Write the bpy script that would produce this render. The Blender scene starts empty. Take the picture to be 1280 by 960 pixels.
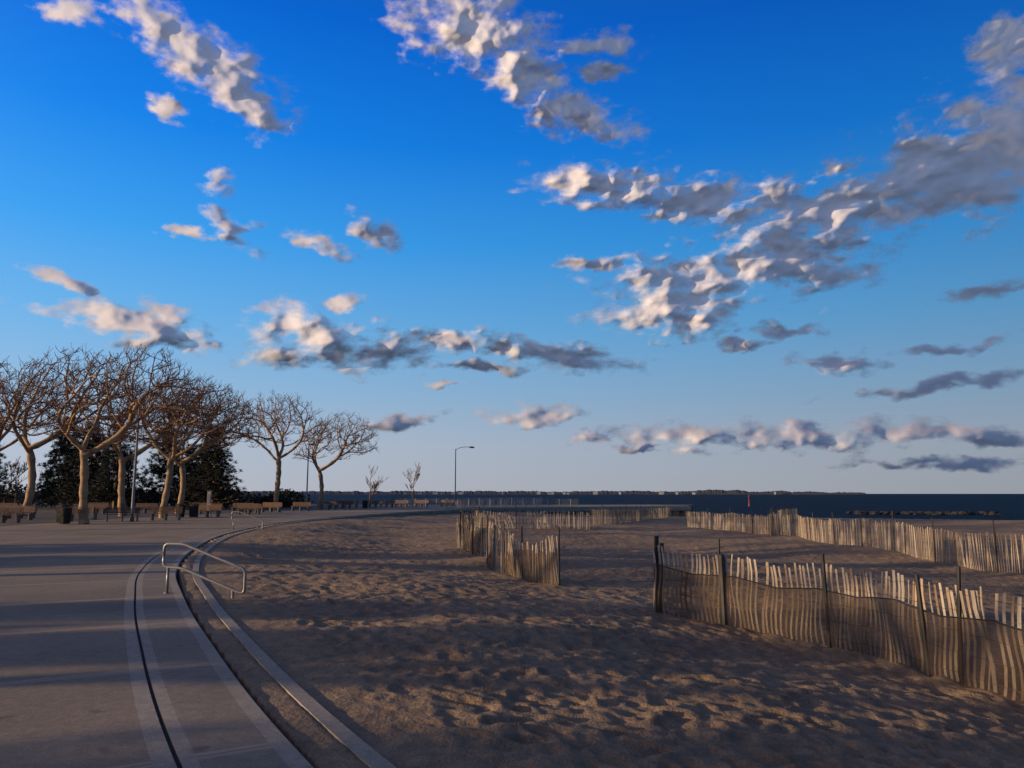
import bpy, math, random
import numpy as np
from mathutils import Vector, kdtree
from mathutils.geometry import tessellate_polygon
sc=bpy.context.scene
random.seed(7); rng=np.random.default_rng(7)

# ------------------------------------------------------------------ helpers
def link(o): sc.collection.objects.link(o); return o
def mesh_obj(name,V,F,mats=(),mi=None,smooth=False,parent=None):
    me=bpy.data.meshes.new(name)
    me.from_pydata([tuple(v) for v in V] if not isinstance(V,np.ndarray) else V.tolist(),[],F if not isinstance(F,np.ndarray) else F.tolist())
    for m in mats: me.materials.append(m)
    if mi is not None: me.polygons.foreach_set('material_index',np.asarray(mi,dtype=np.int32))
    if smooth: me.polygons.foreach_set('use_smooth',np.ones(len(me.polygons),dtype=bool))
    me.update()
    o=link(bpy.data.objects.new(name,me))
    if parent: o.parent=parent
    return o
def inst(src,name,loc,rot=0,scale=1.0):
    o=link(bpy.data.objects.new(name,src.data)); o.location=loc; o.rotation_euler=(0,0,rot)
    o.scale=scale if isinstance(scale,tuple) else (scale,)*3
    return o

class MB:
    def __init__(s): s.V=[];s.F=[];s.M=[]
    def box(s,c,d,m=0,rz=0,ux=None):
        cx,cy,cz=c; hx,hy,hz=d[0]/2,d[1]/2,d[2]/2; b=len(s.V); co,si=math.cos(rz),math.sin(rz)
        for z in(-hz,hz):
            for x,y in((-hx,-hy),(hx,-hy),(hx,hy),(-hx,hy)):
                s.V.append((cx+x*co-y*si,cy+x*si+y*co,cz+z))
        for f in((0,3,2,1),(4,5,6,7),(0,1,5,4),(1,2,6,5),(2,3,7,6),(3,0,4,7)):
            s.F.append(tuple(b+i for i in f)); s.M.append(m)
    def tube(s,pts,rad,n=8,m=0,cap=True):
        pts=[Vector(p) for p in pts]; N=len(pts)
        if not hasattr(rad,'__len__'): rad=[rad]*N
        t=(pts[1]-pts[0]).normalized(); a=t.orthogonal().normalized(); b0=len(s.V)
        for i,p in enumerate(pts):
            if i==0: tt=pts[1]-pts[0]
            elif i==N-1: tt=pts[-1]-pts[-2]
            else: tt=pts[i+1]-pts[i-1]
            if tt.length<1e-6: tt=t.copy()
            tt.normalize(); a=(a-tt*a.dot(tt))
            a=a.normalized() if a.length>1e-4 else tt.orthogonal().normalized()
            bb=tt.cross(a)
            for k in range(n):
                an=2*math.pi*k/n; q=p+(a*math.cos(an)+bb*math.sin(an))*rad[i]; s.V.append(tuple(q))
        for i in range(N-1):
            for k in range(n):
                k2=(k+1)%n; s.F.append((b0+i*n+k,b0+i*n+k2,b0+(i+1)*n+k2,b0+(i+1)*n+k)); s.M.append(m)
        if cap and n>3:
            s.F.append(tuple(b0+k for k in range(n-1,-1,-1))); s.M.append(m)
            s.F.append(tuple(b0+(N-1)*n+k for k in range(n))); s.M.append(m)
    def obj(s,name,mats,smooth=False,parent=None): return mesh_obj(name,s.V,s.F,mats,s.M,smooth,parent)

def _h(ix,iy,seed):
    n=(ix.astype(np.int64)*374761393+iy.astype(np.int64)*668265263+seed*1442695041)&0xffffffff
    n=((n^(n>>13))*1274126177)&0xffffffff
    n=(n^(n>>16))&0xffffffff
    return n/4294967295.0
def vn(x,y,seed=0):
    x=np.asarray(x,float);y=np.asarray(y,float)
    ix=np.floor(x).astype(np.int64);iy=np.floor(y).astype(np.int64);fx=x-ix;fy=y-iy
    fx=fx*fx*(3-2*fx);fy=fy*fy*(3-2*fy)
    a=_h(ix,iy,seed);b=_h(ix+1,iy,seed);c=_h(ix,iy+1,seed);d=_h(ix+1,iy+1,seed)
    return (a+(b-a)*fx)*(1-fy)+(c+(d-c)*fx)*fy-0.5
def gn(x,y,seed=0):
    ix=np.floor(x).astype(np.int64);iy=np.floor(y).astype(np.int64);fx=x-ix;fy=y-iy
    def gr(jx,jy,dx,dy):
        a=_h(jx,jy,seed)*6.28318; return np.cos(a)*dx+np.sin(a)*dy
    u=fx**3*(fx*(fx*6-15)+10);v=fy**3*(fy*(fy*6-15)+10)
    a=gr(ix,iy,fx,fy);b=gr(ix+1,iy,fx-1,fy);c=gr(ix,iy+1,fx,fy-1);d=gr(ix+1,iy+1,fx-1,fy-1)
    return (a+(b-a)*u)*(1-v)+(c+(d-c)*u)*v
def sst(a,b,x):
    t=np.clip((x-a)/(b-a),0,1); return t*t*(3-2*t)
def fbm(x,y,oct_=5,gain=.5,seed=0):
    s=0;a=1
    for i in range(oct_):
        c_,s_=math.cos(.6*i+.4),math.sin(.6*i+.4); f=2.03**i
        s=s+a*gn((x*c_-y*s_)*f+17.3*i,(x*s_+y*c_)*f+9.1*i,seed+i); a*=gain
    return s

# ------------------------------------------------------------------ node helpers
def mat(name):
    m=bpy.data.materials.new(name); m.use_nodes=True; nt=m.node_tree; nt.nodes.clear()
    out=nt.nodes.new('ShaderNodeOutputMaterial'); p=nt.nodes.new('ShaderNodeBsdfPrincipled')
    nt.links.new(p.outputs[0],out.inputs[0]); return m,nt,p,out
def N(nt,t,**k):
    n=nt.nodes.new(t)
    for a,v in k.items(): setattr(n,a,v)
    return n
def L(nt,a,b): nt.links.new(a,b)
def noise(nt,vec,scale,detail=4,rough=.55,dist=0):
    n=N(nt,'ShaderNodeTexNoise'); n.inputs['Scale'].default_value=scale; n.inputs['Detail'].default_value=detail
    n.inputs['Roughness'].default_value=rough; n.inputs['Distortion'].default_value=dist
    if vec is not None: L(nt,vec,n.inputs['Vector'])
    return n
def ramp(nt,fac,stops):
    r=N(nt,'ShaderNodeValToRGB'); e=r.color_ramp.elements
    while len(e)<len(stops): e.new(.5)
    for i,(p,c) in enumerate(stops): e[i].position=p; e[i].color=(*c,1) if len(c)==3 else c
    L(nt,fac,r.inputs[0]); return r
def math_(nt,op,a,b=None,c=None,clamp=False):
    n=N(nt,'ShaderNodeMath',operation=op); n.use_clamp=clamp
    for i,v in enumerate((a,b,c)):
        if v is None: continue
        if isinstance(v,(int,float)): n.inputs[i].default_value=v
        else: L(nt,v,n.inputs[i])
    return n.outputs[0]
def mixc(nt,fac,a,b,mode='MIX'):
    n=N(nt,'ShaderNodeMix',data_type='RGBA',blend_type=mode)
    for k,v in ((0,fac),(6,a),(7,b)):
        if isinstance(v,(int,float)): n.inputs[k].default_value=v
        elif isinstance(v,tuple): n.inputs[k].default_value=(*v,1)
        else: L(nt,v,n.inputs[k])
    return n.outputs[2]
def simple(name,c1,c2,scale=6,rough=.8,bump=.2,metal=0,stretch=None,bd=.01):
    m,nt,p,o=mat(name); tc=N(nt,'ShaderNodeTexCoord'); v=tc.outputs['Object']
    if stretch:
        mp=N(nt,'ShaderNodeMapping'); mp.inputs['Scale'].default_value=stretch; L(nt,v,mp.inputs[0]); v=mp.outputs[0]
    n=noise(nt,v,scale,6,.6); r=ramp(nt,n.outputs[0],[(.3,c1),(.7,c2)]); L(nt,r.outputs[0],p.inputs['Base Color'])
    p.inputs['Roughness'].default_value=rough; p.inputs['Metallic'].default_value=metal
    if bump:
        b=N(nt,'ShaderNodeBump'); b.inputs['Strength'].default_value=bump; b.inputs['Distance'].default_value=bd
        n2=noise(nt,v,scale*4,5); L(nt,n2.outputs[0],b.inputs['Height']); L(nt,b.outputs[0],p.inputs['Normal'])
    return m

# ------------------------------------------------------------------ materials
m_bark=simple('plane_tree_bark',(.17,.10,.052),(.50,.34,.19),1.8,.9,.5,bd=.025)
m_twig=simple('twig_bark',(.10,.048,.027),(.20,.10,.06),3,.9,0)
m_needle=simple('pine_needles',(.008,.013,.008),(.022,.03,.014),2,.8,0)
m_shrub=simple('shrub_leaves',(.014,.018,.011),(.04,.036,.02),1,.9,0)
m_metal=simple('galvanised_steel',(.22,.21,.19),(.33,.31,.28),12,.4,.05,metal=.4)
m_pole=simple('lamp_pole_paint',(.18,.18,.17),(.28,.27,.25),5,.5,.05,metal=.3)
m_dark=simple('dark_iron',(.010,.010,.011),(.025,.024,.024),8,.6,.1)
m_gut=simple('drain_slot_joint',(.045,.042,.038),(.09,.08,.07),6,.9,.3)
m_benchw=simple('bench_slats',(.08,.04,.022),(.17,.085,.048),4,.6,.1,stretch=(1,8,8))
m_benchc=simple('bench_concrete',(.14,.125,.11),(.22,.20,.175),6,.9,.2)
m_rock=simple('jetty_rock',(.015,.015,.016),(.035,.034,.033),1.2,.9,.6,bd=.1)
m_land=simple('far_shore_land',(.03,.04,.055),(.06,.07,.09),.02,1,0)
m_townw=simple('far_town_walls',(.22,.23,.25),(.42,.42,.44),.02,1,0)
m_rail=simple('pale_railing_paint',(.26,.24,.22),(.40,.37,.33),3,.6,.1)
m_wall=simple('seawall_concrete',(.15,.14,.13),(.26,.245,.22),1.5,.9,.3)
m_red=simple('marker_red',(.3,.05,.03),(.4,.07,.04),3,.6,0)

# wood slats
m_slat,nt,p,o=mat('weathered_slat_wood')
tc=N(nt,'ShaderNodeTexCoord'); at=N(nt,'ShaderNodeAttribute',attribute_name='rnd')
mp=N(nt,'ShaderNodeMapping'); mp.inputs['Scale'].default_value=(40,40,3); L(nt,tc.outputs['Object'],mp.inputs[0])
n=noise(nt,mp.outputs[0],1,5,.6)
r=ramp(nt,at.outputs['Fac'],[(0,(.24,.175,.12)),(.45,(.43,.35,.255)),(.8,(.55,.47,.36)),(1,(.36,.33,.29))])
c=mixc(nt,.6,r.outputs[0],ramp(nt,n.outputs[0],[(.3,(.45,.42,.4)),(.7,(1,1,1))]).outputs[0],'MULTIPLY')
L(nt,c,p.inputs['Base Color']); p.inputs['Roughness'].default_value=.9

# netting cloth
m_net,nt,p,o=mat('debris_netting')
tr=N(nt,'ShaderNodeBsdfTransparent'); tl=N(nt,'ShaderNodeBsdfTranslucent'); mx=N(nt,'ShaderNodeMixShader'); mx2=N(nt,'ShaderNodeMixShader')
tc=N(nt,'ShaderNodeTexCoord'); n=noise(nt,tc.outputs['Object'],2.5,4)
c=ramp(nt,n.outputs[0],[(.3,(.065,.043,.029)),(.7,(.13,.088,.058))]); L(nt,c.outputs[0],p.inputs['Base Color']); L(nt,c.outputs[0],tl.inputs[0])
p.inputs['Roughness'].default_value=1
mx.inputs[0].default_value=.35; L(nt,p.outputs[0],mx.inputs[1]); L(nt,tl.outputs[0],mx.inputs[2])
n3=noise(nt,tc.outputs['Object'],9,3)
fac=math_(nt,'MULTIPLY_ADD',n3.outputs[0],.35,.36)
L(nt,fac,mx2.inputs[0]); L(nt,mx.outputs[0],mx2.inputs[1]); L(nt,tr.outputs[0],mx2.inputs[2]); L(nt,mx2.outputs[0],o.inputs[0])

def concrete(name,c1,c2,joints):
    m,nt,p,o=mat(name); uv=N(nt,'ShaderNodeUVMap'); tc=N(nt,'ShaderNodeTexCoord')
    n=noise(nt,tc.outputs['Object'],.55,6,.6,.4); n2=noise(nt,tc.outputs['Object'],9,6,.7); n4=noise(nt,tc.outputs['Object'],60,3,.7)
    r=ramp(nt,n.outputs[0],[(.3,c1),(.7,c2)])
    r2=ramp(nt,n2.outputs[0],[(.3,(.72,.72,.72)),(.7,(1.1,1.1,1.1))])
    c=mixc(nt,1,r.outputs[0],r2.outputs[0],'MULTIPLY')
    r4=ramp(nt,n4.outputs[0],[(.35,(.72,.72,.72)),(.6,(1.12,1.12,1.12))]); c=mixc(nt,1,c,r4.outputs[0],'MULTIPLY')
    sp=noise(nt,tc.outputs['Object'],3.1,2,.4); c=mixc(nt,ramp(nt,sp.outputs[0],[(.68,(0,0,0)),(.75,(.5,.5,.5))]).outputs[0],c,(.06,.05,.045))
    h=n2.outputs[0]
    if joints:
        sx=N(nt,'ShaderNodeSeparateXYZ'); L(nt,uv.outputs[0],sx.inputs[0])
        def line(src,step,w):
            a=math_(nt,'DIVIDE',src,step); f=math_(nt,'FRACT',a); f=math_(nt,'SUBTRACT',f,.5); f=math_(nt,'ABSOLUTE',f)
            return math_(nt,'GREATER_THAN',f,.5-w/step/2)
        l1=line(sx.outputs[0],joints[0],.018); l=l1
        lw=line(sx.outputs[0],joints[0],.14)
        if joints[1]:
            l2=line(sx.outputs[1],joints[1],.018); l=math_(nt,'MAXIMUM',l1,l2); lw=math_(nt,'MAXIMUM',lw,line(sx.outputs[1],joints[1],.14))
        cu=math_(nt,'FLOOR',math_(nt,'ADD',math_(nt,'DIVIDE',sx.outputs[0],joints[0]),.5)); cv=math_(nt,'FLOOR',math_(nt,'ADD',math_(nt,'DIVIDE',sx.outputs[1],joints[1] or 99),.5))
        cb=N(nt,'ShaderNodeCombineXYZ'); L(nt,cu,cb.inputs[0]); L(nt,cv,cb.inputs[1])
        wn=N(nt,'ShaderNodeTexWhiteNoise',noise_dimensions='3D'); L(nt,cb.outputs[0],wn.inputs[0])
        tone=math_(nt,'MULTIPLY_ADD',wn.outputs[0],.26,.87)
        c=mixc(nt,1,c,tone,'MULTIPLY')
        c=mixc(nt,math_(nt,'MULTIPLY',lw,.55),c,(c2[0]*1.45,c2[1]*1.45,c2[2]*1.45))
        c=mixc(nt,math_(nt,'MULTIPLY',l,.6),c,(.08,.07,.06))
        h=math_(nt,'SUBTRACT',n2.outputs[0],math_(nt,'MULTIPLY',l,2.0))
    L(nt,c,p.inputs['Base Color']); p.inputs['Roughness'].default_value=.85
    b=N(nt,'ShaderNodeBump'); b.inputs['Strength'].default_value=.6; b.inputs['Distance'].default_value=.007
    L(nt,h,b.inputs['Height']); L(nt,b.outputs[0],p.inputs['Normal']); return m
m_con=concrete('promenade_concrete',(.215,.165,.108),(.32,.25,.165),(3.0,6.0))
m_con2=concrete('edge_slab_concrete',(.225,.18,.125),(.30,.245,.175),(3.0,None))
m_band=concrete('trowelled_band_concrete',(.33,.28,.21),(.41,.355,.27),None)
m_paving=simple('park_paving',(.035,.03,.025),(.075,.062,.05),.8,.95,.4)

# sand
m_sand,nt,p,o=mat('beach_sand'); tc=N(nt,'ShaderNodeTexCoord'); v=tc.outputs['Object']
n1=noise(nt,v,.35,5,.6); n2=noise(nt,v,5,6,.65); n3=noise(nt,v,120,2,.6)
c=ramp(nt,n1.outputs[0],[(.3,(.245,.17,.10)),(.7,(.37,.265,.16))]).outputs[0]
c=mixc(nt,1,c,ramp(nt,n2.outputs[0],[(.3,(.65,.65,.65)),(.7,(1.15,1.13,1.1))]).outputs[0],'MULTIPLY')
c=mixc(nt,1,c,ramp(nt,n3.outputs[0],[(.35,(.75,.75,.75)),(.65,(1.12,1.12,1.12))]).outputs[0],'MULTIPLY')
L(nt,c,p.inputs['Base Color']); p.inputs['Roughness'].default_value=.95
b1=N(nt,'ShaderNodeBump'); b1.inputs['Strength'].default_value=1; b1.inputs['Distance'].default_value=.08
L(nt,n2.outputs[0],b1.inputs['Height'])
b2=N(nt,'ShaderNodeBump'); b2.inputs['Strength'].default_value=.7; b2.inputs['Distance'].default_value=.012
L(nt,noise(nt,v,30,5,.7).outputs[0],b2.inputs['Height']); L(nt,b1.outputs[0],b2.inputs['Normal']); L(nt,b2.outputs[0],p.inputs['Normal'])

# sea
m_sea,nt,p,o=mat('sea_water'); tc=N(nt,'ShaderNodeTexCoord'); mp=N(nt,'ShaderNodeMapping'); mp.inputs['Scale'].default_value=(.06,.22,.2); L(nt,tc.outputs['Object'],mp.inputs[0])
na=noise(nt,mp.outputs[0],1.6,7,.65); nb=noise(nt,mp.outputs[0],5,3,.5)
c=ramp(nt,na.outputs[0],[(.35,(.002,.008,.022)),(.62,(.007,.023,.050))]).outputs[0]
foam=ramp(nt,nb.outputs[0],[(.73,(0,0,0)),(.77,(1,1,1))]).outputs[0]
c=mixc(nt,math_(nt,'MULTIPLY',foam,.5),c,(.40,.45,.5)); L(nt,c,p.inputs['Base Color'])
p.inputs['Roughness'].default_value=.55; p.inputs['Specular IOR Level'].default_value=.02
b=N(nt,'ShaderNodeBump'); b.inputs['Strength'].default_value=1; b.inputs['Distance'].default_value=1.2; L(nt,na.outputs[0],b.inputs['Height']); L(nt,b.outputs[0],p.inputs['Normal'])

# ------------------------------------------------------------------ promenade edge curve (metres, plan view)
CP=[(14,-20),(9.5,-12),(5.0,-6),(1.1,0),(-2.15,5.25),(-4.5,9.6),(-6.4,13.4),(-8.5,18),(-10.8,24.5),(-13.4,34.5),(-14.8,47),(-14.3,58),(-12.6,69),(-9.8,80),(-5.2,91),(2,100),(12,107),(25,111),(40,113)]
def catmull(P,k=24):
    out=[]
    P=[Vector((*q,0)) for q in P]
    for i in range(1,len(P)-2):
        a,b,c,d=P[i-1:i+3]
        for j in range(k):
            t=j/k; out.append(.5*((2*b)+(c-a)*t+(2*a-5*b+4*c-d)*t*t+(3*b-3*c+d-a)*t**3))
    out.append(P[-2]); return out
CU=catmull(CP); C=np.array([(q.x,q.y) for q in CU])
T=np.gradient(C,axis=0); T/=np.linalg.norm(T,axis=1)[:,None]; NL=np.stack([-T[:,1],T[:,0]],1)
for _ in range(6): NL[1:-1]=(NL[:-2]+2*NL[1:-1]+NL[2:])/4
NL/=np.linalg.norm(NL,axis=1)[:,None]
S=np.concatenate([[0],np.cumsum(np.linalg.norm(np.diff(C,axis=0),axis=1))])

V=[];F=[];M=[];UV=[]
def strip(o1,z1,o2,z2,mi,n=1):
    for k in range(n):
        a=o1+(o2-o1)*k/n; bb=o1+(o2-o1)*(k+1)/n; za=z1+(z2-z1)*k/n; zb=z1+(z2-z1)*(k+1)/n
        base=len(V)
        for i in range(len(C)):
            pa=C[i]+NL[i]*a; pb=C[i]+NL[i]*bb
            V.append((pa[0],pa[1],za)); V.append((pb[0],pb[1],zb)); UV.append((S[i],a)); UV.append((S[i],bb))
        for i in range(len(C)-1):
            q=base+2*i; F.append((q,q+2,q+3,q+1)); M.append(mi)
strip(.14,0,13,0,0,6)
strip(.14,0,.006,0,2)
strip(.006,0,.006,-.025,3); strip(.006,-.025,-.026,-.025,3); strip(-.026,-.025,-.026,0,3)
strip(-.026,0,-.13,0,2)
strip(-.13,0,-.62,0,1)
strip(-.62,0,-.75,0,2)
strip(-.75,0,-.765,-.012,2); strip(-.765,-.012,-.765,-.6,1)
strip(-1.10,-.4,-1.10,-.018,2); strip(-1.10,-.018,-1.24,-.022,2); strip(-1.24,-.022,-1.24,-.6,2)
me_o=mesh_obj('promenade',V,F,[m_con,m_con2,m_band,m_gut],M)
uvl=me_o.data.uv_layers.new(name='UVMap'); li=np.zeros(len(me_o.data.loops),dtype=np.int32); me_o.data.loops.foreach_get('vertex_index',li)
uvl.data.foreach_set('uv',np.array(UV)[li].ravel())

inner=[(C[i][0]+NL[i][0]*.6,C[i][1]+NL[i][1]*.6) for i in range(0,len(C),6)]
outer=[(30,128),(10,126),(-12,124),(-30,128),(-120,150),(-400,170),(-400,-80),(14,-80)]
poly=inner+outer; pv=[Vector((x,y,0)) for x,y in poly]; tris=tessellate_polygon([pv])
V=[(x,y,-.012) for x,y in poly]+[(x,y,-4) for x,y in poly]; n=len(poly)
F=[tuple(t) for t in tris]+[(i,(i+1)%n,n+(i+1)%n,n+i) for i in range(n)]
mesh_obj('park_ground',V,F,[m_paving,m_wall],[0]*len(tris)+[1]*n)

# ------------------------------------------------------------------ sand heights
def curve_d(x,y):
    x=np.asarray(x,float).ravel();y=np.asarray(y,float).ravel(); d=np.full(x.shape,1e9); best=np.zeros(x.shape,int)
    for i0 in range(0,len(C),4):
        q=(x-C[i0][0])**2+(y-C[i0][1])**2; m=q<d; d[m]=q[m]; best[m]=i0
    res=np.full(x.shape,1e9); sg=np.zeros(x.shape)
    for k in range(-4,5):
        i=np.clip(best+k,0,len(C)-1); dx=x-C[i,0]; dy=y-C[i,1]; q=dx*dx+dy*dy; m=q<res
        s_=-(dx*NL[i,0]+dy*NL[i,1]); res=np.where(m,q,res); sg=np.where(m,s_,sg)
    far=np.sqrt(res); r_=np.where(np.abs(sg)<far*.6,np.sign(sg+1e-9)*far,sg)
    return np.where(x>C[-1][0]-.5,far,r_)
def dimples(x,y,cell,rad,seed,prob=.75):
    h=np.zeros_like(x); ix=np.floor(x/cell);iy=np.floor(y/cell)
    for a in(-1,0,1):
        for b in(-1,0,1):
            jx=ix+a;jy=iy+b; px=(jx+_h(jx,jy,seed))*cell; py=(jy+_h(jx,jy,seed+1))*cell
            th=_h(jx,jy,seed+2)*6.28; on=_h(jx,jy,seed+3)<prob
            dx=x-px;dy=y-py; u=(dx*np.cos(th)+dy*np.sin(th))/(rad*1.5); w=(-dx*np.sin(th)+dy*np.cos(th))/(rad*.8)
            q=u*u+w*w; h+=np.where(on,-np.exp(-q*1.6)+.4*np.exp(-(np.sqrt(q)-1.5)**2*5),0)
    return h
def zsand(x,y,detail=True):
    shp=np.shape(x); x=np.asarray(x,float).ravel(); y=np.asarray(y,float).ravel()
    d=curve_d(x,y)
    z=-.045-.37*sst(1.2,9,d)-.14*sst(6,16,d)
    q=np.where(x>20,y+.42*(x-20),y+.1*(x-20))
    z-=.38*sst(40,92,q)
    amp=sst(1.3,4.5,d)
    z+=amp*(.26*fbm(x/11,y/11,2,.5,3)+.09*gn(x/3.1,y/3.1,4))*(1-.75*sst(55,80,q))
    z+=.8*np.exp(-((x-46)/7)**2-((y-60)/5)**2)
    z=z-3.0*np.clip((q-93+1.5*gn(x/7,y/7,61))/26,0,1)
    if detail:
        near=sst(1.2,2.6,d)*.9+.1
        z+=near*.9*(.030*dimples(x,y,.40,.11,11,.8)+.021*dimples(x+9.3,y+4.1,.25,.07,21,.75)+.036*gn(x/.42,y/.42,5)+.027*gn(x/.17,y/.17,6)+.012*gn(x/.08,y/.08,16)+.035*gn(x/1.3,y/1.3,8))
    z=np.where((d>=.8)&(d<1.1),-.026+.015*vn(x/.3,y/.3,9)+.02*vn(x/1.7,y/1.7,19),z)
    z=np.where(d<.8,-.7,z); z=np.where(d<-2,-4.1,z)
    return z.reshape(shp)
R=2.0*np.exp(np.arange(0,720)*.0066); TH=np.radians(np.linspace(-58,110,740))
rr,tt=np.meshgrid(R,TH,indexing='ij'); X=1+rr*np.sin(tt); Y=-1+rr*np.cos(tt); Z=zsand(X,Y)
V=np.stack([X,Y,Z],-1).reshape(-1,3); nr,nc=rr.shape
idx=np.arange(nr*nc).reshape(nr,nc); F=np.stack([idx[:-1,:-1],idx[:-1,1:],idx[1:,1:],idx[1:,:-1]],-1).reshape(-1,4)[:, ::-1]
mesh_obj('beach_sand',V,F,[m_sand],smooth=True)
def zs1(x,y): return float(zsand(np.array([x]),np.array([y]),False)[0])

mesh_obj('sea',[(-14000,60,-3.0),(14000,60,-3.0),(14000,16000,-3.0),(-14000,16000,-3.0)],[(0,1,2,3)],[m_sea])
mesh_obj('sea_bed_ground',[(-400,-400,-4.2),(1200,-400,-4.2),(1200,400,-4.2),(-400,400,-4.2)],[(0,1,2,3)],[m_sand])

# far shore
V=[];F=[]
az=np.radians(np.linspace(-24,24.5,600)); D=4200
for i,a in enumerate(az):
    dg=math.degrees(a)
    h=7+6*(vn(dg*1.3,0,31)+.5)+4*(vn(dg*6,0,32)+.5)+4*(vn(dg*25,0,33)+.5)
    h*=1-.5*sst(17,24.5,dg); h+=8*math.exp(-((dg-14.8)/1.3)**2)
    h=max(h,2)
    for k,(dd,zz) in enumerate(((D-60,-3),(D,h),(D+300,h*.9),(D+500,-3))): V.append((math.sin(a)*dd,math.cos(a)*dd,float(zz)))
for i in range(len(az)-1):
    for k in range(3): q=i*4+k; F.append((q,q+4,q+5,q+1))
mesh_obj('distant_shoreline',V,F,[m_land])
mb=MB()
for i in range(42):
    dg=rng.uniform(-20,6) if i<34 else rng.uniform(6,20); a=math.radians(dg)
    mb.box((math.sin(a)*(D-90),math.cos(a)*(D-90),2),(rng.uniform(6,20),20,rng.uniform(8,20)),0,-a)
mb.obj('distant_town',[m_townw])

# rock jetty
mb=MB()
for i in range(90):
    t=rng.uniform(0,1)**1.2; cx=82+26*t+rng.normal(0,1.5); cy=182-5*t+rng.normal(0,2); s=rng.uniform(.35,1.15)
    b0=len(mb.V); nn=6
    for la in(-.8,0,.8):
        for k in range(nn):
            an=k/nn*6.28+la; r_=s*(math.cos(la))*rng.uniform(.75,1.15); mb.V.append((cx+math.cos(an)*r_*1.3,cy+math.sin(an)*r_,-2.9+s*.8*math.sin(la)+rng.normal(0,.08)))
    for l in range(2):
        for k in range(nn): mb.F.append((b0+l*nn+k,b0+l*nn+(k+1)%nn,b0+(l+1)*nn+(k+1)%nn,b0+(l+1)*nn+k)); mb.M.append(0)
    mb.F.append(tuple(b0+2*nn+k for k in range(nn))); mb.M.append(0)
mb.obj('rock_jetty',[m_rock])

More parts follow.
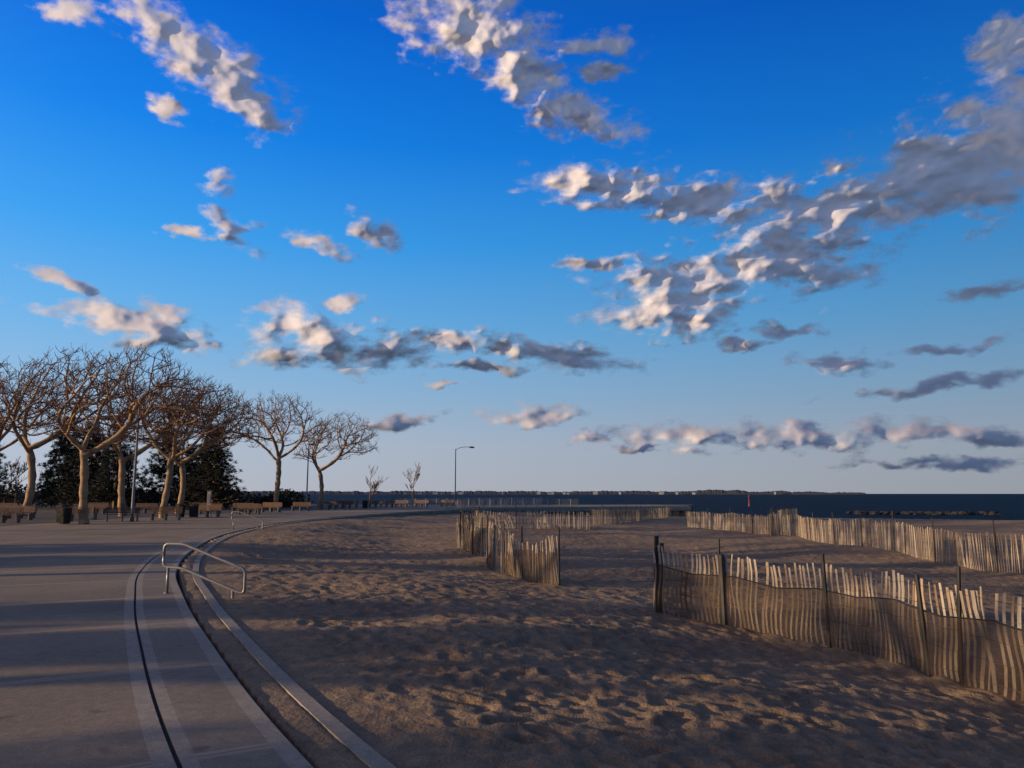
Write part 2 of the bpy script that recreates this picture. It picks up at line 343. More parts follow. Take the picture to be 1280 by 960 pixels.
# ------------------------------------------------------------------ slat (sand) fences
def resample(pts,step):
    P=[Vector((*q,0)) for q in pts]
    if len(P)>2:
        PP=[P[0]*2-P[1]]+P+[P[-1]*2-P[-2]]; out=[]
        for i in range(1,len(PP)-2):
            a,b,c,d=PP[i-1:i+3]
            for j in range(30):
                t=j/30; out.append(.5*((2*b)+(c-a)*t+(2*a-5*b+4*c-d)*t*t+(3*b-3*c+d-a)*t**3))
        out.append(P[-1])
    else: out=[P[0].lerp(P[1],i/50) for i in range(51)]
    A=np.array([(q.x,q.y) for q in out]); s=np.concatenate([[0],np.cumsum(np.linalg.norm(np.diff(A,axis=0),axis=1))])
    u=np.arange(0,s[-1],step); return np.stack([np.interp(u,s,A[:,0]),np.interp(u,s,A[:,1])],1),u,s[-1]
def fence(name,pts,post_step=2.6,h=1.15,lean=.03,wave=.0,seed=0,posts=None,side=1,net=None,sway=.05,post_h=1.35,pitch=.085,ragged=False):
    rg=np.random.default_rng(seed); root=link(bpy.data.objects.new(name,None))
    P,u,Lt=resample(pts,pitch); n=len(P); Tg=np.gradient(P,axis=0); Tg/=np.linalg.norm(Tg,axis=1)[:,None]; Nn=np.stack([-Tg[:,1],Tg[:,0]],1)
    zg=zsand(P[:,0],P[:,1],False)
    swy=sway*2*vn(u/1.7,u*0,seed+5)
    V=[];F=[];rn=[]
    ph=np.abs((u/post_step)%1-.5)*2
    for i in range(n):
        if rg.random()<.03: continue
        w=rg.uniform(.03,.042); th=.008; ht=h*rg.uniform(.955,1.04)-.05*(1-ph[i])**1; l1=rg.normal(0,lean); l2=rg.normal(0,lean*.6)+swy[i]*.6
        if ragged: l1+=.35*float(vn(u[i]/1.1,3,seed+50)); ht*=1-.18*max(0,float(vn(u[i]/1.4,9,seed+51)))*2
        if rg.random()<.03: l1+=rg.normal(0,.12)
        segs=7 if wave else 2; b0=len(V); r_=rg.random(); off=vn(u[i]/.9,0,seed+7)*6.28*1.6; face=rg.normal(0,.25)
        tx,ty=Tg[i]; nx,ny=Nn[i]; c_,s_=math.cos(face),math.sin(face); wx,wy=tx*c_+nx*s_,ty*c_+ny*s_; mx_,my_=-wy,wx
        for k in range(segs):
            f=k/(segs-1); z=zg[i]-.08+f*(ht+.08)
            lat=l1*f+wave*math.sin(f*7+off)*(1-.3*f); dep=l2*f+swy[i]
            cx=P[i,0]+tx*lat+nx*dep; cy=P[i,1]+ty*lat+ny*dep
            for a_,b_ in((-.5,-.5),(.5,-.5),(.5,.5),(-.5,.5)): V.append((cx+wx*w*a_+mx_*th*b_,cy+wy*w*a_+my_*th*b_,z))
        for k in range(segs-1):
            for e in range(4): F.append((b0+k*4+e,b0+k*4+(e+1)%4,b0+(k+1)*4+(e+1)%4,b0+(k+1)*4+e)); rn.append(r_)
        F.append(tuple(b0+(segs-1)*4+e for e in range(4))); rn.append(r_)
    o=mesh_obj('slats',V,F,[m_slat],parent=root); a=o.data.attributes.new('rnd','FLOAT','FACE'); a.data.foreach_set('value',np.array(rn,dtype=np.float32))
    mb=MB()
    for hz in (.12,.36,.6,.84,1.05):
        for sg in(-.008,.008):
            pts3=[(P[i,0]+Nn[i,0]*(swy[i]+sg+swy[i]*.6*hz),P[i,1]+Nn[i,1]*(swy[i]+sg+swy[i]*.6*hz),zg[i]+hz*h/1.15+.01*math.sin(i*1.3)) for i in range(0,n,2)]
            if len(pts3)>2: mb.tube(pts3,.003,4,0,False)
    if posts is None: pp=[(np.interp(s_,u,P[:,0]),np.interp(s_,u,P[:,1]),0,post_h*rg.uniform(.95,1.1),.024) for s_ in np.arange(0.02,Lt,post_step)]
    else: pp=posts
    for x,y,ln,hh,rad in pp:
        g=zs1(x,y); dx,dy=rg.normal(0,.03),rg.normal(0,.03)
        i=int(np.argmin((P[:,0]-x)**2+(P[:,1]-y)**2)); x+=Nn[i,0]*.045*side; y+=Nn[i,1]*.045*side
        mb.tube([(x,y,g-.3),(x+dx*.5+ln*.5,y+dy*.5,g+hh*.5),(x+dx+ln,y+dy,g+hh)],[rad,rad,rad*.9],7)
    mb.obj('posts_and_wire',[m_dark],parent=root)
    if net:
        m0,top,mt=net; s0,s1=m0; uu=np.arange(s0,min(s1,Lt-.02),.05); rows=14; V=[];F=[]
        for s_ in uu:
            j=min(int(s_/pitch),n-1); x=np.interp(s_,u,P[:,0]);y=np.interp(s_,u,P[:,1]); phs=abs((s_/post_step)%1-.5)*2
            tp=top-.10*(1-phs)+.05*float(vn(s_*1.3,0,seed+12))
            if ragged: tp+=.6*float(vn(s_*.9,3,seed+22))+.15*float(vn(s_*5,3,seed+23))-.1
            for r_ in range(rows):
                f=r_/(rows-1); zz=zg[j]+.0+f*tp; of=side*(.055+.04*float(vn(s_*1.1,f*2,seed+13))+.03*float(vn(s_*5,f*1.2,seed+14))+.07*math.sin(f*math.pi)*(.4+float(vn(s_*.8,0,seed+15))))+swy[j]*(1+.6*f)
                if ragged: of+=side*(.22*math.sin(f*math.pi*.8)*(1-f)*(.5+float(vn(s_*1.2,0,seed+31)))+.09*float(vn(s_*5+f*3,f*4,seed+33))+.06*float(vn(s_*11-f*4,f*6,seed+34)))
                V.append((x+Nn[j,0]*of,y+Nn[j,1]*of,zz))
        for i in range(len(uu)-1):
            if ragged and vn(uu[i]*.8,0,seed+40)>.02: continue
            for r_ in range(rows-1): q=i*rows+r_; F.append((q,q+rows,q+rows+1,q+1))
        mesh_obj('netting',V,F,[mt],smooth=True,parent=root)
        if not ragged:
            mr=MB(); mr.tube([V[i*rows+rows-1] for i in range(len(uu))],.009,5,0,False); mr.obj('net_rope',[m_dark],parent=root)
    return root
f1=[(2.57,14.0),(3.5,13.2),(4.7,11.7),(5.3,9.5),(5.75,8.5),(7.0,6.6),(9.2,5.0)]
fence('sand_fence',f1,post_step=1.5,wave=.035,seed=41,side=-1,net=((.03,14),.84,m_net),lean=.014,
 posts=[(2.57,14.02,0,1.32,.045),(2.62,13.96,.02,1.2,.04),(3.5,13.2,0,1.40,.022),(3.56,13.15,0,1.15,.055),(4.7,11.7,0,1.33,.028),(5.32,9.45,.02,1.36,.026),(5.2,9.9,-.06,1.2,.03),(6.2,7.8,0,1.3,.022),(7.6,6.1,0,1.3,.022)])
fence('sand_fence',[(1.15,18.4),(.75,19.2),(.1,20.4),(-.5,23.2),(-1.0,26.6),(-2.0,31),(-2.2,36),(-2.2,44),(-2.0,51.5)],post_step=1.7,lean=.06,seed=52,side=1,sway=.22,net=((.0,13),.75,m_net),post_h=1.35,ragged=True)
fence('sand_fence',[(-2.2,51.8),(1.4,50.6),(5.0,50.2)],seed=63,sway=.08,lean=.04,h=1.1)
fence('sand_fence',[(5.8,56.5),(9.0,64),(14,79),(19,93)],seed=64,sway=.08,lean=.04,h=1.1)
fence('sand_fence',[(12.8,57),(14.6,50),(15.3,43),(15.0,36),(14.8,29.6),(14.8,25.9),(15.4,23.0),(17,19),(20,15)],post_step=3.0,seed=75,sway=.08,lean=.03,side=-1,post_h=1.45)
fence('sand_fence',[(14.4,43.6),(17.5,52),(23,66),(30,82)],seed=86,sway=.06,lean=.03)

# ------------------------------------------------------------------ handrails
def handrail(loc,ang):
    root=link(bpy.data.objects.new('handrail',None)); root.location=loc; root.rotation_euler=(0,0,ang)
    def arc(P,r=.09,k=5):
        out=[P[0]]
        for i in range(1,len(P)-1):
            a,b,c=[Vector(q) for q in P[i-1:i+2]]; d1=(a-b).normalized();d2=(c-b).normalized(); s=b+d1*r;e=b+d2*r
            for j in range(k+1):
                t=j/k; out.append(tuple(s*(1-t)**2+b*2*t*(1-t)+e*t*t))
        out.append(P[-1]); return out
    mb=MB()
    loop=[(-.1,0,.65),(-.1,0,.86),(.28,0,.86),(1.5,0,.44),(1.5,0,.02),(1.30,0,.08),(.28,0,.44),(-.1,0,.46),(-.1,0,.66)]
    mb.tube(arc(loop),.026,10); mb.obj('rail_loop',[m_metal],True,root)
    mb=MB(); mb.tube([(0,0,0),(0,0,.46)],.026,10); mb.tube([(1.28,0,-.5),(1.28,0,.1)],.026,10)
    mb.tube([(0,0,0),(0,0,.012)],.055,12); mb.obj('posts',[m_metal],True,root)
handrail((-6.12,14.0,0),math.radians(-11)); handrail((-13.75,38.5,0),math.radians(-6))

# ------------------------------------------------------------------ plane trees by space colonisation
def plane_tree(name,seed,H=11,crown_c=(1.2,0),rx=5,ry=4.4,split=4.2,lean=(.3,0),natt=1000):
    rg=random.Random(seed); bot=split+.5
    att=[]
    lumps=[(rg.uniform(-.8,.8),rg.uniform(-.8,.8),rg.uniform(.35,1)) for _ in range(16)]
    while len(att)<natt:
        x,y,z=rg.uniform(-1,1),rg.uniform(-1,1),rg.uniform(0,1)
        r2=x*x+y*y
        if r2+ (z*1.0)**2>1 : continue
        if r2<.3 and z<.4: continue
        if z<.15*r2: continue
        if not any((x-a)**2+(y-b)**2+(z-c)**2*.8<.15 for a,b,c in lumps) and rg.random()<.6: continue
        zz=bot+z*(H-bot)+x*.5; att.append(Vector((crown_c[0]+x*rx+z*1.0*crown_c[0]*.5,crown_c[1]+y*ry,zz)))
    nodes=[];par=[]
    k=int(split/.35)
    for i in range(k+1):
        f=i/k; nodes.append(Vector((lean[0]*f*f+.12*math.sin(f*5+seed),lean[1]*f+.08*math.sin(f*4+seed*2),f*split))); par.append(i-1)
    top=k; nl=rg.choice([3,4,4])
    for a in range(nl):
        an=a*2*math.pi/nl+rg.uniform(-.4,.4); pidx=top-rg.choice([0,0,1,2]); q=nodes[pidx].copy(); pi=pidx
        for s in range(5+rg.randint(0,3)):
            q=q+Vector((math.cos(an+.25*math.sin(s))*.30+.05,math.sin(an+.25*math.sin(s))*.30,.17+.03*s)); nodes.append(q.copy()); par.append(pi); pi=len(nodes)-1
    step=.30; kill=.52; infl=4.5; alive=att[:]
    for it in range(75):
        kd=kdtree.KDTree(len(nodes))
        for i,q in enumerate(nodes): kd.insert(q,i)
        kd.balance(); dirs={}; rem=[]
        for a in alive:
            co,i,d=kd.find(a)
            if d<kill: continue
            rem.append(a)
            if d<infl or it<15: dirs.setdefault(i,Vector()); dirs[i]+=(a-co)/d
        alive=rem
        if not dirs: break
        for i,v in dirs.items():
            if v.length<.05: continue
            v=v.normalized()+Vector((rg.uniform(-.32,.32),rg.uniform(-.32,.32),rg.uniform(-.25,.3)))
            nodes.append(nodes[i]+v.normalized()*step); par.append(i)
        if len(nodes)>6500: break
    n0=len(nodes)
    ch=[[] for _ in nodes]
    for i,p_ in enumerate(par):
        if p_>=0: ch[p_].append(i)
    for _ in range(2):
        new=[q.copy() for q in nodes]
        for i in range(k+1,n0):
            if len(ch[i])>=1: new[i]=nodes[i]*.5+nodes[par[i]]*.25+nodes[ch[i][0]]*.25
        nodes=new
    for i in range(n0):
        if i>k+8 and len(ch[i])<=1:
            tips=len(ch[i])==0
            for _ in range(4 if tips else rg.choice([0,1,1,2])):
                base=(nodes[i]-nodes[par[i]]).normalized(); v=(base*.5+Vector((rg.uniform(-.8,1.1),rg.uniform(-.8,.8),rg.uniform(-.2,1.0)))).normalized()
                pi=i;q=nodes[i].copy(); ln=rg.randint(2,4)
                for s in range(ln):
                    v=(v+Vector((rg.uniform(-.35,.4),rg.uniform(-.35,.35),rg.uniform(-.1,.35)))).normalized(); q=q+v*.2
                    nodes.append(q.copy()); par.append(pi); ch.append([]); ch[pi].append(len(nodes)-1); pi=len(nodes)-1
                    if s==0 and rg.random()<.6:
                        u_=(v+Vector((rg.uniform(-1,1),rg.uniform(-1,1),rg.uniform(-.3,.8)))).normalized(); nodes.append(q+u_*.3); par.append(pi); ch.append([]); ch[pi].append(len(nodes)-1)
    n=len(nodes); acc=[0]*n; ex=2.45; tip=.0105**ex
    for i in range(n-1,-1,-1):
        if not ch[i]: acc[i]=tip
        if par[i]>=0: acc[par[i]]+=acc[i]
    rad=[a**(1/ex) for a in acc]; s=min(1.0,.29/rad[0]) if rad[0]>.29 else 1.0
    rad=[max(r*s if r>.05 else r,.0115) for r in rad]
    for i in range(4): rad[i]*=1.35-.1*i
    mb=MB(); st=[(0,-1)]
    while st:
        i,p_=st.pop(); chain=[p_] if p_>=0 else []; cur=i
        while True:
            chain.append(cur)
            if not ch[cur]: break
            cs=sorted(ch[cur],key=lambda j:-rad[j])
            for j in cs[1:]: st.append((j,cur))
            cur=cs[0]
        if len(chain)<2: continue
        rr_=[rad[j] for j in chain]
        if p_>=0: rr_[0]=min(rr_[1]*1.25,rad[p_])
        rr_=[r_*(1+ .14*math.sin(j*2.1+seed)*(r_>.05)) for j,r_ in enumerate(rr_)]
        nn=10 if rr_[min(1,len(rr_)-1)]>.14 else (6 if rr_[1]>.05 else 3)
        mb.tube([nodes[j] for j in chain],rr_,nn,0 if rr_[1]>.045 else 1,False)
    return mb.obj(name,[m_bark,m_twig],True)
tA=plane_tree('plane_tree',3,H=10.2,crown_c=(1.4,0),rx=5.4,ry=4.6,split=4.3,lean=(-.5,0))
tB=plane_tree('plane_tree',11,H=10.2,crown_c=(.9,0),rx=5.2,ry=4.8,split=4.6,lean=(.1,.2))
tC=plane_tree('plane_tree',23,H=12.4,crown_c=(-.9,0),rx=6.9,ry=5.2,split=5.8,lean=(-.1,0))
tD=plane_tree('plane_tree',37,H=11.2,crown_c=(1.5,0),rx=5.4,ry=4.8,split=4.8,lean=(-.2,.2))
tA.location=(-24.7,45,0)
tB.location=(-25,56,0)
tC.location=(-24.8,82,0)
tD.location=(-22.2,90,0)
inst(tD,'plane_tree',(-38.0,61,0),.2,1.2)
inst(tA,'plane_tree',(-31,62,0),.35,1.1)
inst(tD,'plane_tree',(-28.6,67,0),-.25,1.0)
inst(tB,'plane_tree',(-45,66,0),.3,1.2)
for i,(x,y,s) in enumerate([(-30.5,36,1.0),(-27,24.5,.95),(-28,13,1),(-29,2,1.05),(-30,-9,1),(-50,52,1.1)]):
    inst([tB,tA,tD,tB,tA,tC][i],'plane_tree',(x,y,0),[.3,-.2,.4,-.4,.1,.2][i],s)

def small_tree(name,seed,H=4.4):
    rg=random.Random(seed); mb=MB()
    def br(p,v,l,r,d):
        pts=[p];q=p.copy();w=v.copy()
        for i in range(3): w=(w+Vector((rg.uniform(-.12,.12),rg.uniform(-.12,.12),.08))).normalized(); q=q+w*l/3; pts.append(q.copy())
        mb.tube(pts,[r,r*.85,r*.7,r*.5],5 if d<2 else 3,0,False)
        if d<4:
            for k in range(4 if d<3 else 3):
                t=rg.choice([1,2,3]); u=(w+Vector((rg.uniform(-.8,.8),rg.uniform(-.8,.8),rg.uniform(.0,.5)))).normalized(); br(pts[t],u,l*rg.uniform(.5,.72),max(r*.5,.018),d+1)
    br(Vector((0,0,0)),Vector((0,0,1)),H*.42,.07,0); return mb.obj(name,[m_twig])
s1=small_tree('bare_sapling',5); s1.location=(-20.2,110,0); s1.scale=(1.45,)*3
s2=small_tree('bare_sapling',8); s2.location=(-14,112,0); s2.scale=(1.4,)*3

# ------------------------------------------------------------------ pines
def pine(name,seed,H=8.5):
    rg=np.random.default_rng(seed); mb=MB()
    mb.tube([(0,0,0),(.05,.05,H*.5),(0,0,H)],[.16,.11,.03],8)
    tv=[];z=.9
    while z<H-.1:
        f=z/H; nb=rg.integers(4,7); a0=rg.uniform(0,6.28)
        for b in range(nb):
            an=a0+b*6.28/nb+rg.uniform(-.3,.3); ln=(2.9*(1-f)**.7+.25)*rg.uniform(.65,1.15); up=.1+.5*f
            e=Vector((math.cos(an)*ln,math.sin(an)*ln,z+ln*up*.6)); s_=Vector((0,0,z)); mid=s_.lerp(e,.5)-Vector((0,0,.08*ln))
            mb.tube([s_,mid,e],[.035,.025,.012],4,0,False)
            m=max(3,int(ln*4.2))
            for t in range(m):
                ff=.2+.8*(t+rg.random())/m; c=s_.lerp(e,ff); c=c+Vector(tuple(rg.normal(0,.13*ln*.5+.04,3)))
                tv.append(c)
        z+=rg.uniform(.25,.42)
    for c in tv:
        for _ in range(30):
            d=Vector(tuple(rg.normal(0,1,3))); d.z=d.z*.6+.25; d.normalize(); w=d.orthogonal().normalized()*.028; l=rg.uniform(.16,.34)
            st=c+Vector(tuple(rg.normal(0,.07,3))); b0=len(mb.V); mb.V+= [tuple(st-w),tuple(st+w),tuple(st+d*l)]; mb.F.append((b0,b0+1,b0+2)); mb.M.append(1)
    return mb.obj(name,[m_bark,m_needle])
pA=pine('pine_tree',1,8.8); pB=pine('pine_tree',2,7.8)
pA.location=(-31.6,82,0); pA.scale=(1.2,1.2,1.0); pB.location=(-47,86,0); pB.scale=(1.25,)*3
for i,(x,y,s,r) in enumerate([(-43,84,1.1,1),(-40,90,1.2,2),(-52,90,1.2,3),(-36.5,92,1.05,4),(-35.5,85,.8,.5),(-60,88,1.1,1.6),
    (-36,15.2,.95,2),(-37,20,1.0,3),(-36,5.2,.84,4),(-37.5,1.7,.9,5),(-36.5,-2.6,.78,.4),(-37,-6.0,1.0,.9),(-36,-10,.95,3.3),(-39,-14,1.1,2)]):  # this row: unseen pines added off to the left to shade the foreground
    inst([pA,pB][i%2],'pine_tree',(x,y,0),r,(s*1.05,s*1.05,s))

mb=MB(); rg=np.random.default_rng(5)
for i in range(60):
    cx=rg.uniform(-110,-29); cy=rg.uniform(96,112); h=rg.uniform(1.6,3.2)*(1 if cx<-40 else .75); w=rg.uniform(1.5,3)
    for k in range(260):
        q=rg.normal(0,1,3); q/=np.linalg.norm(q); q*=rg.uniform(.5,1.05); c=Vector((cx+q[0]*w,cy+q[1]*w,max(.05,h*.5+q[2]*h*.5)))
        d=Vector(tuple(rg.normal(0,1,3))).normalized()*.22; w_=d.orthogonal().normalized()*.14; b0=len(mb.V); mb.V+=[tuple(c-d),tuple(c+w_),tuple(c+d),tuple(c-w_)]; mb.F.append((b0,b0+1,b0+2,b0+3)); mb.M.append(0)
mb.obj('distant_shrubs',[m_shrub])
s3=small_tree('distant_trees',15)
V=[];F=[];me=s3.data; vs=np.array([v.co[:] for v in me.vertices]); fs=[tuple(p_.vertices) for p_ in me.polygons]
for i in range(26):
    a=rg.uniform(0,6.28); s=rg.uniform(1.2,2.3); R_=np.array([[math.cos(a),-math.sin(a),0],[math.sin(a),math.cos(a),0],[0,0,1]])
    b0=len(V); V+= (vs@R_.T*s+np.array([rg.uniform(-115,-48),rg.uniform(92,118),0])).tolist(); F+=[tuple(j+b0 for j in f) for f in fs]
bpy.data.objects.remove(s3); mesh_obj('distant_trees',V,F,[m_twig])

# ------------------------------------------------------------------ street furniture
def bench():
    mb=MB()
    for x in(-.85,0,.85):
        mb.box((x,.0,.2),(.09,.42,.40),1); mb.box((x,.27,.55),(.07,.06,.62),1); mb.box((x,-.02,.41),(.09,.5,.05),1)
    for k in range(5): mb.box((0,-.2+k*.1,.455),(2.0,.075,.035),0)
    for k in range(4): mb.box((0,.235-.001,.56+k*.095),(2.0,.03,.07),0)
    return mb.obj('park_bench',[m_benchw,m_benchc])
b0_=bench(); b0_.location=(-24.6,49.2,0); b0_.rotation_euler=(0,0,math.radians(28))
for x,y,r in [(-22.9,51.5,5),(-22.9,58.5,-5),(-25.2,72.6,-5),(-22.9,74,-10),(-21.6,79.5,-10),(-24.2,78,-10),(-20.3,86,-15),(-19.4,93,-15),(-17.5,95.5,-18),(-16,99,-20),(-14.6,102,-22),(-12.2,104.5,-22),(-9,107,-28),(-21.8,97,-15),(-26.4,68,-5),(-23.5,69,-5),(-19.5,89.5,-12),
    (-38.5,57,0),(-41,60,0),(-35,55.5,0),(-36,67,0),(-33,52,0),(-43,65,0),(-33,70,0),(-30,75,0),(-47,72,0),(-29.5,53.5,180),(-40,75,0),(-22.3,66,-5),(-28,49.5,5),(-31,47.5,5)]:
    inst(b0_,'park_bench',(x,y,0),math.radians(r))
def bin_():
    mb=MB(); 
    for k in range(20):
        a=k/20*6.28; mb.tube([(math.cos(a)*.24,math.sin(a)*.24,.05),(math.cos(a)*.30,math.sin(a)*.30,.9)],.014,4)
    for z,r_ in((.06,.24),(.48,.27),(.9,.31)): mb.tube([(math.cos(a/16*6.2832)*r_,math.sin(a/16*6.2832)*r_,z) for a in range(17)],.018,5)
    mb.tube([(0,0,.08),(0,0,.82)],[.2,.25],14); return mb.obj('litter_bin',[m_dark])
bn=bin_(); bn.location=(-25.6,44.6,0); bn.scale=(1.15,)*3
for x,y in[(-26.2,45.4),(-24.2,56.8),(-23.4,57.2),(-17,90),(-34,59)]: inst(bn,'litter_bin',(x,y,0),0,1.1)
mb=MB(); mb.box((0,0,.95),(.28,.12,1.9),0); mb.box((0,0,1.93),(.32,.16,.06),1); mb.box((0,-.065,1.35),(.2,.012,.7),1); mb.box((0,0,.03),(.4,.3,.06),1)
o=mb.obj('information_post',[m_rail,m_pole]); o.location=(-23.2,59.5,0)
def lamp(loc,H,arm,ang=0,m=m_pole):
    root=link(bpy.data.objects.new('street_lamp',None)); root.location=loc; root.rotation_euler=(0,0,ang)
    mb=MB(); mb.tube([(0,0,0),(0,0,.25),(0,0,.3),(0,0,H*.97)],[.14,.13,.09,.055],10); mb.obj('pole',[m],True,root)
    mb=MB()
    if arm: mb.tube([(0,0,H*.955),(arm*.3,0,H*.99),(arm*.7,0,H*1.005),(arm,0,H*1.0)],[.035]*4,7)
    x=arm or .0
    L_=.75
    mb.tube([(x-.05,0,H*1.0),(x+.12,0,H*1.0),(x+.45,0,H*.998),(x+L_,0,H*.992)],[.04,.11,.13,.05],8)
    mb.obj('lamp_head',[m],True,root)
lamp((-24.2,49.6,0),8.2,0.5,.2); lamp((-23.4,88.5,0),7.4,.4,1.3); lamp((-7.9,108,0),8.2,1.9,0,m_dark)

def railing(name,pts,h=1.1,z=0,mt=m_rail,gap=.14):
    P,u,Lt=resample(pts,gap); mb=MB()
    for i,(x,y) in enumerate(P):
        if i%14==0: mb.tube([(x,y,z),(x,y,z+h)],.045,6)
        else: mb.tube([(x,y,z+.1),(x,y,z+h-.04)],.011,4,0,False)
    for hz in(.1,h): mb.tube([(x,y,z+hz) for x,y in P[::4]]+[(P[-1][0],P[-1][1],z+hz)],.028,6)
    return mb.obj(name,[mt])
idx_=[i for i in range(len(C)) if C[i][1]>84 and C[i][0]<12]
railing('promenade_railing',[tuple(C[i]+NL[i]*12.6) for i in idx_[::10]])
railing('promenade_railing',[tuple(C[i]+NL[i]*.35) for i in idx_ if C[i][0]>-7][::10],1.05)
railing('park_fence',[(-34,93),(-60,95),(-110,98)],1.8,0,m_dark,.16)
railing('park_fence',[(-28,86),(-33,90),(-34,93)],1.4,0,m_dark,.16)
mb=MB(); mb.tube([(0,0,-3),(0,0,-2.2),(0,0,.6)],[.35,.22,.07],8); mb.tube([(0,0,.6),(0,0,1.3)],[.3,.05],6); o=mb.obj('channel_marker',[m_red]); o.location=(90,295,0)

# ------------------------------------------------------------------ sun and sky
SUN_EL=9; sv=Vector((-.975,-.22,0)).normalized(); e=math.radians(SUN_EL)
sd=Vector((sv.x*math.cos(e),sv.y*math.cos(e),math.sin(e)))
sl=bpy.data.lights.new('sun','SUN'); sl.energy=5.0; sl.angle=math.radians(.5); sl.color=(1,.70,.42)
so=link(bpy.data.objects.new('sun',sl)); so.rotation_euler=sd.to_track_quat('Z','Y').to_euler()
w=bpy.data.worlds.new("World"); sc.world=w; w.use_nodes=True; nt=w.node_tree; nt.nodes.clear()
out=N(nt,'ShaderNodeOutputWorld'); bg=N(nt,'ShaderNodeBackground'); bg.inputs[1].default_value=.1; L(nt,bg.outputs[0],out.inputs[0])
sky=N(nt,'ShaderNodeTexSky',sky_type='NISHITA'); sky.sun_disc=False; sky.sun_elevation=e; sky.sun_rotation=math.atan2(sd.x,sd.y)%(2*math.pi); sky.ozone_density=3; sky.air_density=1; sky.dust_density=.6
tc=N(nt,'ShaderNodeTexCoord'); nv=N(nt,'ShaderNodeVectorMath',operation='NORMALIZE'); L(nt,tc.outputs['Generated'],nv.inputs[0])
sx=N(nt,'ShaderNodeSeparateXYZ'); L(nt,nv.outputs[0],sx.inputs[0])
azr=math_(nt,'ARCTAN2',sx.outputs[0],sx.outputs[1]); azd=math_(nt,'MULTIPLY',azr,57.2958)
eld=math_(nt,'MULTIPLY',math_(nt,'ARCSINE',sx.outputs[2]),57.2958)
st=[(0,(.41,.44,.50)),(3.5,(.38,.45,.56)),(7,(.26,.43,.63)),(12,(.13,.39,.72)),(18,(.040,.31,.77)),(25,(.006,.20,.73)),(33,(.001,.12,.60)),(45,(.01,.07,.24)),(60,(.06,.06,.07)),(90,(.09,.07,.055))]
rm=ramp(nt,math_(nt,'DIVIDE',eld,90,clamp=True),[(a/90,c) for a,c in st])
azf=math_(nt,'MULTIPLY_ADD',azd,-.0065,.98); azf=math_(nt,'MINIMUM',math_(nt,'MAXIMUM',azf,.5),1.3)
skc=mixc(nt,1,rm.outputs[0],azf,'MULTIPLY')
dt=N(nt,'ShaderNodeVectorMath',operation='DOT_PRODUCT'); L(nt,nv.outputs[0],dt.inputs[0]); dt.inputs[1].default_value=tuple(sd)
gl=math_(nt,'POWER',math_(nt,'MAXIMUM',dt.outputs['Value'],0),6)
skc=mixc(nt,gl,skc,(1.4,.84,.38))
skc=mixc(nt,1,skc,(10,10,10),'MULTIPLY')
base=mixc(nt,.95,sky.outputs[0],skc); L(nt,base,bg.inputs[0])

# ------------------------------------------------------------------ clouds: sunlit relief banks kilometres out over the sea
# azimuth, elevation, half width, half height, tilt (degrees), facing (+1 flank turned to the sun, -1 away)
CL=[(-31.6,29.8,2.1,.7,0,1),(-25.5,29.6,4.0,1.5,-26,1),(-21.3,27.8,4.3,1.7,-30,1),(-18.9,26,2.2,.9,-10,1),(-25.6,25.4,.9,.7,-19,1),(-21.8,21.4,.7,.9,-33,1),(-21.2,18.8,1.9,1.1,-37,1),(-14.8,17.9,2.2,.6,-11,1),(-10.7,18.8,2,.7,-16,-2),(-23.7,17.7,1,.4,7,-1),(-30.5,13.5,2.1,.6,-15,1),(-28,11.5,3.9,.9,-5,1),(-25.6,11.4,2.3,1.2,-6,1),(-24.3,10.2,3.1,.7,-4,-2),(-16.6,12.2,2.9,1.1,11,1),(-12.6,13.7,1.8,.5,13,1),(-12.5,10.1,6.2,1.2,2,-1),(-14.3,11.1,2.9,1,2,1),(-4.9,11.4,4.8,.8,-3,-2),(3.6,10.1,4.7,.9,-7,-2),(0,10.5,3,.7,-6,-1),
(-8.3,5.3,3.1,.5,5,-1),(1.9,5.7,3,.65,0,1),(5.7,3.9,2.1,.5,0,-1),(13.5,3.95,6,.8,-3,1),(20.5,3.9,4.7,.8,-4,1),(28,4.1,4.5,.65,-2,1),(32,3.5,2.3,.5,0,-1),(29.8,7,5,.45,5,-1),(-3.2,32.7,5.1,2.3,-8,1),(.96,30,3.5,1.6,-29,1),(4.4,27.6,4.8,1.6,-22,1),(6.7,29.9,2,.55,0,1),(6.1,31.6,3.8,.8,0,1),(7.5,22.3,5.4,1.3,-5,1),(14.6,20.7,6.2,1.4,-7,-1),(22.5,19.4,5.4,1.6,-9,1),(20.4,16.7,5.2,2.8,-6,1),(13.9,15.4,6.4,1.3,-1,-1),(11.5,13.5,4.6,1.6,3,1),(13.4,12.1,2.4,1.1,0,1),(31.0,19.9,6.6,2.7,4,-2),(34.4,22.0,3.6,3.2,0,-2),(34.9,26.6,2.1,1.7,0,1),(29.6,22.6,1.8,.8,-14,1),(23.9,21.9,1.2,.6,-10,1),(26.1,19.6,3.2,1.7,-4,-1),(23.2,8.8,2.4,.7,-3,1),(30,9.3,2.8,.4,3,1),(20.1,11.3,2.1,.5,-5,1),(32.7,12.8,2.5,.5,6,-1),(29.1,1.9,5,.35,-1,-1),(17.1,10.7,1.6,.45,0,1),(6.1,16.9,2.6,.45,-4,-1),(-4.8,8.2,1.5,.3,-4,1),(9.5,3.3,2.9,.3,0,-1),(-2.4,9.4,3.5,.4,-4,-1),
(48,16,6,2.4,0,-1),(46,5,5,.8,0,1),(-46,6,5,.8,0,1),(-47,22,5,2,0,1)]
azs=np.arange(-52,52,.08); els=np.arange(1.0,37.5,.08); A,E=np.meshgrid(azs,els,indexing='ij')
w1=fbm(A/3.4,E/1.9,5,.5,101); w2=fbm(A/3.4,E/1.9,5,.5,151); w3=fbm(A/1.3,E/.7,4,.5,171)
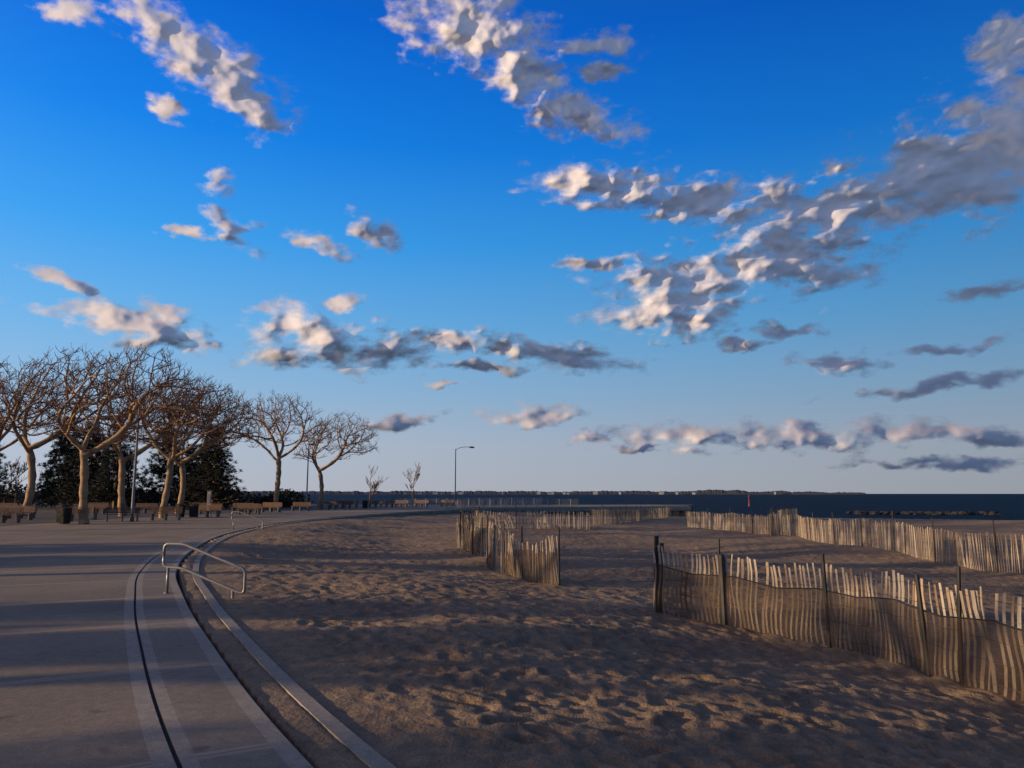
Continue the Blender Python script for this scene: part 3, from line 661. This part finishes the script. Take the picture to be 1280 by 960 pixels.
wA=A+1.5*w1+.5*w3; wE=E+.7*w2+.2*w3
w1s=fbm(A/3.4,E/1.9,2,.5,101); w2s=fbm(A/3.4,E/1.9,2,.5,151)
dens=np.full(A.shape,-9.0); acc=np.zeros(A.shape)
for a,b_,ha,he,t,fc in CL:
    t=math.radians(t); c_,s_=math.cos(t),math.sin(t)
    m=(np.abs(A-a)<ha*3.6+4)&(np.abs(E-b_)<he*4.5+ha*1.3+3)
    dx=wA[m]-a; dy=wE[m]-b_; u=(dx*c_+dy*s_)/(ha*1.15); v=(-dx*s_+dy*c_)/(he*1.25)
    v=np.where(v<0,v*1.25,v)
    dens[m]=np.maximum(dens[m],1-np.sqrt(u*u+v*v))
    dx=A[m]+1.2*w1s[m]-a; dy=E[m]+.6*w2s[m]-b_; u=(dx*c_+dy*s_)/(ha*1.15); v=(-dx*s_+dy*c_)/(he*1.25)
    cu,cv={1:(.3,-.45),-1:(-.35,.3),-2:(-.6,.5)}[fc]
    rr2=(u-cu)**2+(v-cv)**2
    acc[m]+=np.clip(np.exp(-rr2*(.8 if fc>-2 else .65))-.003,0,1)*he*{1:1.2,-1:1.0,-2:1.5}[fc]
rel=3.2*(1-np.exp(-acc/3.2))
sm=np.clip(dens,-1.5,1)
big=fbm(A/2.6,E/1.25,6,.52,201); bsm=fbm(A/3.0,E/1.7,2,.4,201)
puf=fbm(A/1.4,E/.95,2,.4,221)
wis=fbm(A/1.6+E/1.6,E/.5,5,.58,401)
f_=sm*1.15+.17+.80*big+.28*wis
f_+=.35*np.exp(-((A-33)/4.5)**2-((E-20.5)/2.6)**2)
sc_=np.clip(rel,.2,1.3)
relief=rel*1.1+.75*sc_*bsm+.24*puf*sc_+.35*sc_*np.clip(big,-.5,.5)*.35
ar,er=np.radians(A),np.radians(E)
DR=9000/np.cos(ar)**1.38-relief*157*1.05
V=np.stack([np.sin(ar)*np.cos(er)*DR,np.cos(ar)*np.cos(er)*DR,np.sin(er)*DR],-1).reshape(-1,3)
na_,ne_=A.shape; idx=np.arange(na_*ne_).reshape(na_,ne_)
keep=(f_>-.3); kf=keep[:-1,:-1]|keep[1:,:-1]|keep[1:,1:]|keep[:-1,1:]
F=np.stack([idx[:-1,:-1],idx[1:,:-1],idx[1:,1:],idx[:-1,1:]],-1)[kf].reshape(-1,4)
used=np.unique(F); remap=np.full(na_*ne_,-1); remap[used]=np.arange(len(used)); V=V[used]; F=remap[F]
m_cl,nt,p,o=mat('cloud_vapour'); nt.nodes.remove(p)
at=N(nt,'ShaderNodeAttribute',attribute_name='dens'); tc=N(nt,'ShaderNodeTexCoord')
nn_=noise(nt,tc.outputs['Object'],.010,6,.62)
dv=math_(nt,'ADD',at.outputs['Fac'],math_(nt,'MULTIPLY',math_(nt,'SUBTRACT',nn_.outputs[0],.5),.6))
al=N(nt,'ShaderNodeMapRange',interpolation_type='SMOOTHSTEP'); al.inputs['From Min'].default_value=-.12; al.inputs['From Max'].default_value=1.0; al.inputs['To Max'].default_value=.96; L(nt,dv,al.inputs['Value'])
df=N(nt,'ShaderNodeBsdfDiffuse'); df.inputs[0].default_value=(.84,.85,.90,1); tl=N(nt,'ShaderNodeBsdfTranslucent'); tl.inputs[0].default_value=(.84,.86,.9,1)
m1=N(nt,'ShaderNodeMixShader'); m1.inputs[0].default_value=.22; L(nt,df.outputs[0],m1.inputs[1]); L(nt,tl.outputs[0],m1.inputs[2])
tr=N(nt,'ShaderNodeBsdfTransparent'); m2=N(nt,'ShaderNodeMixShader'); L(nt,al.outputs[0],m2.inputs[0]); L(nt,tr.outputs[0],m2.inputs[1]); L(nt,m1.outputs[0],m2.inputs[2]); L(nt,m2.outputs[0],o.inputs[0])
oc=mesh_obj('clouds',V,F,[m_cl],smooth=True); a=oc.data.attributes.new('dens','FLOAT','POINT'); a.data.foreach_set('value',f_.ravel()[used].astype(np.float32))

# ------------------------------------------------------------------ camera
cam=bpy.data.cameras.new('camera'); co=link(bpy.data.objects.new('camera',cam)); cam.sensor_width=36; cam.lens=27; cam.clip_end=60000; cam.clip_start=.05
co.location=(0,0,1.75); co.rotation_euler=(math.radians(90+8.12),0,0); sc.camera=co
sc.view_settings.view_transform='Standard'; sc.view_settings.look='None'; sc.view_settings.exposure=0
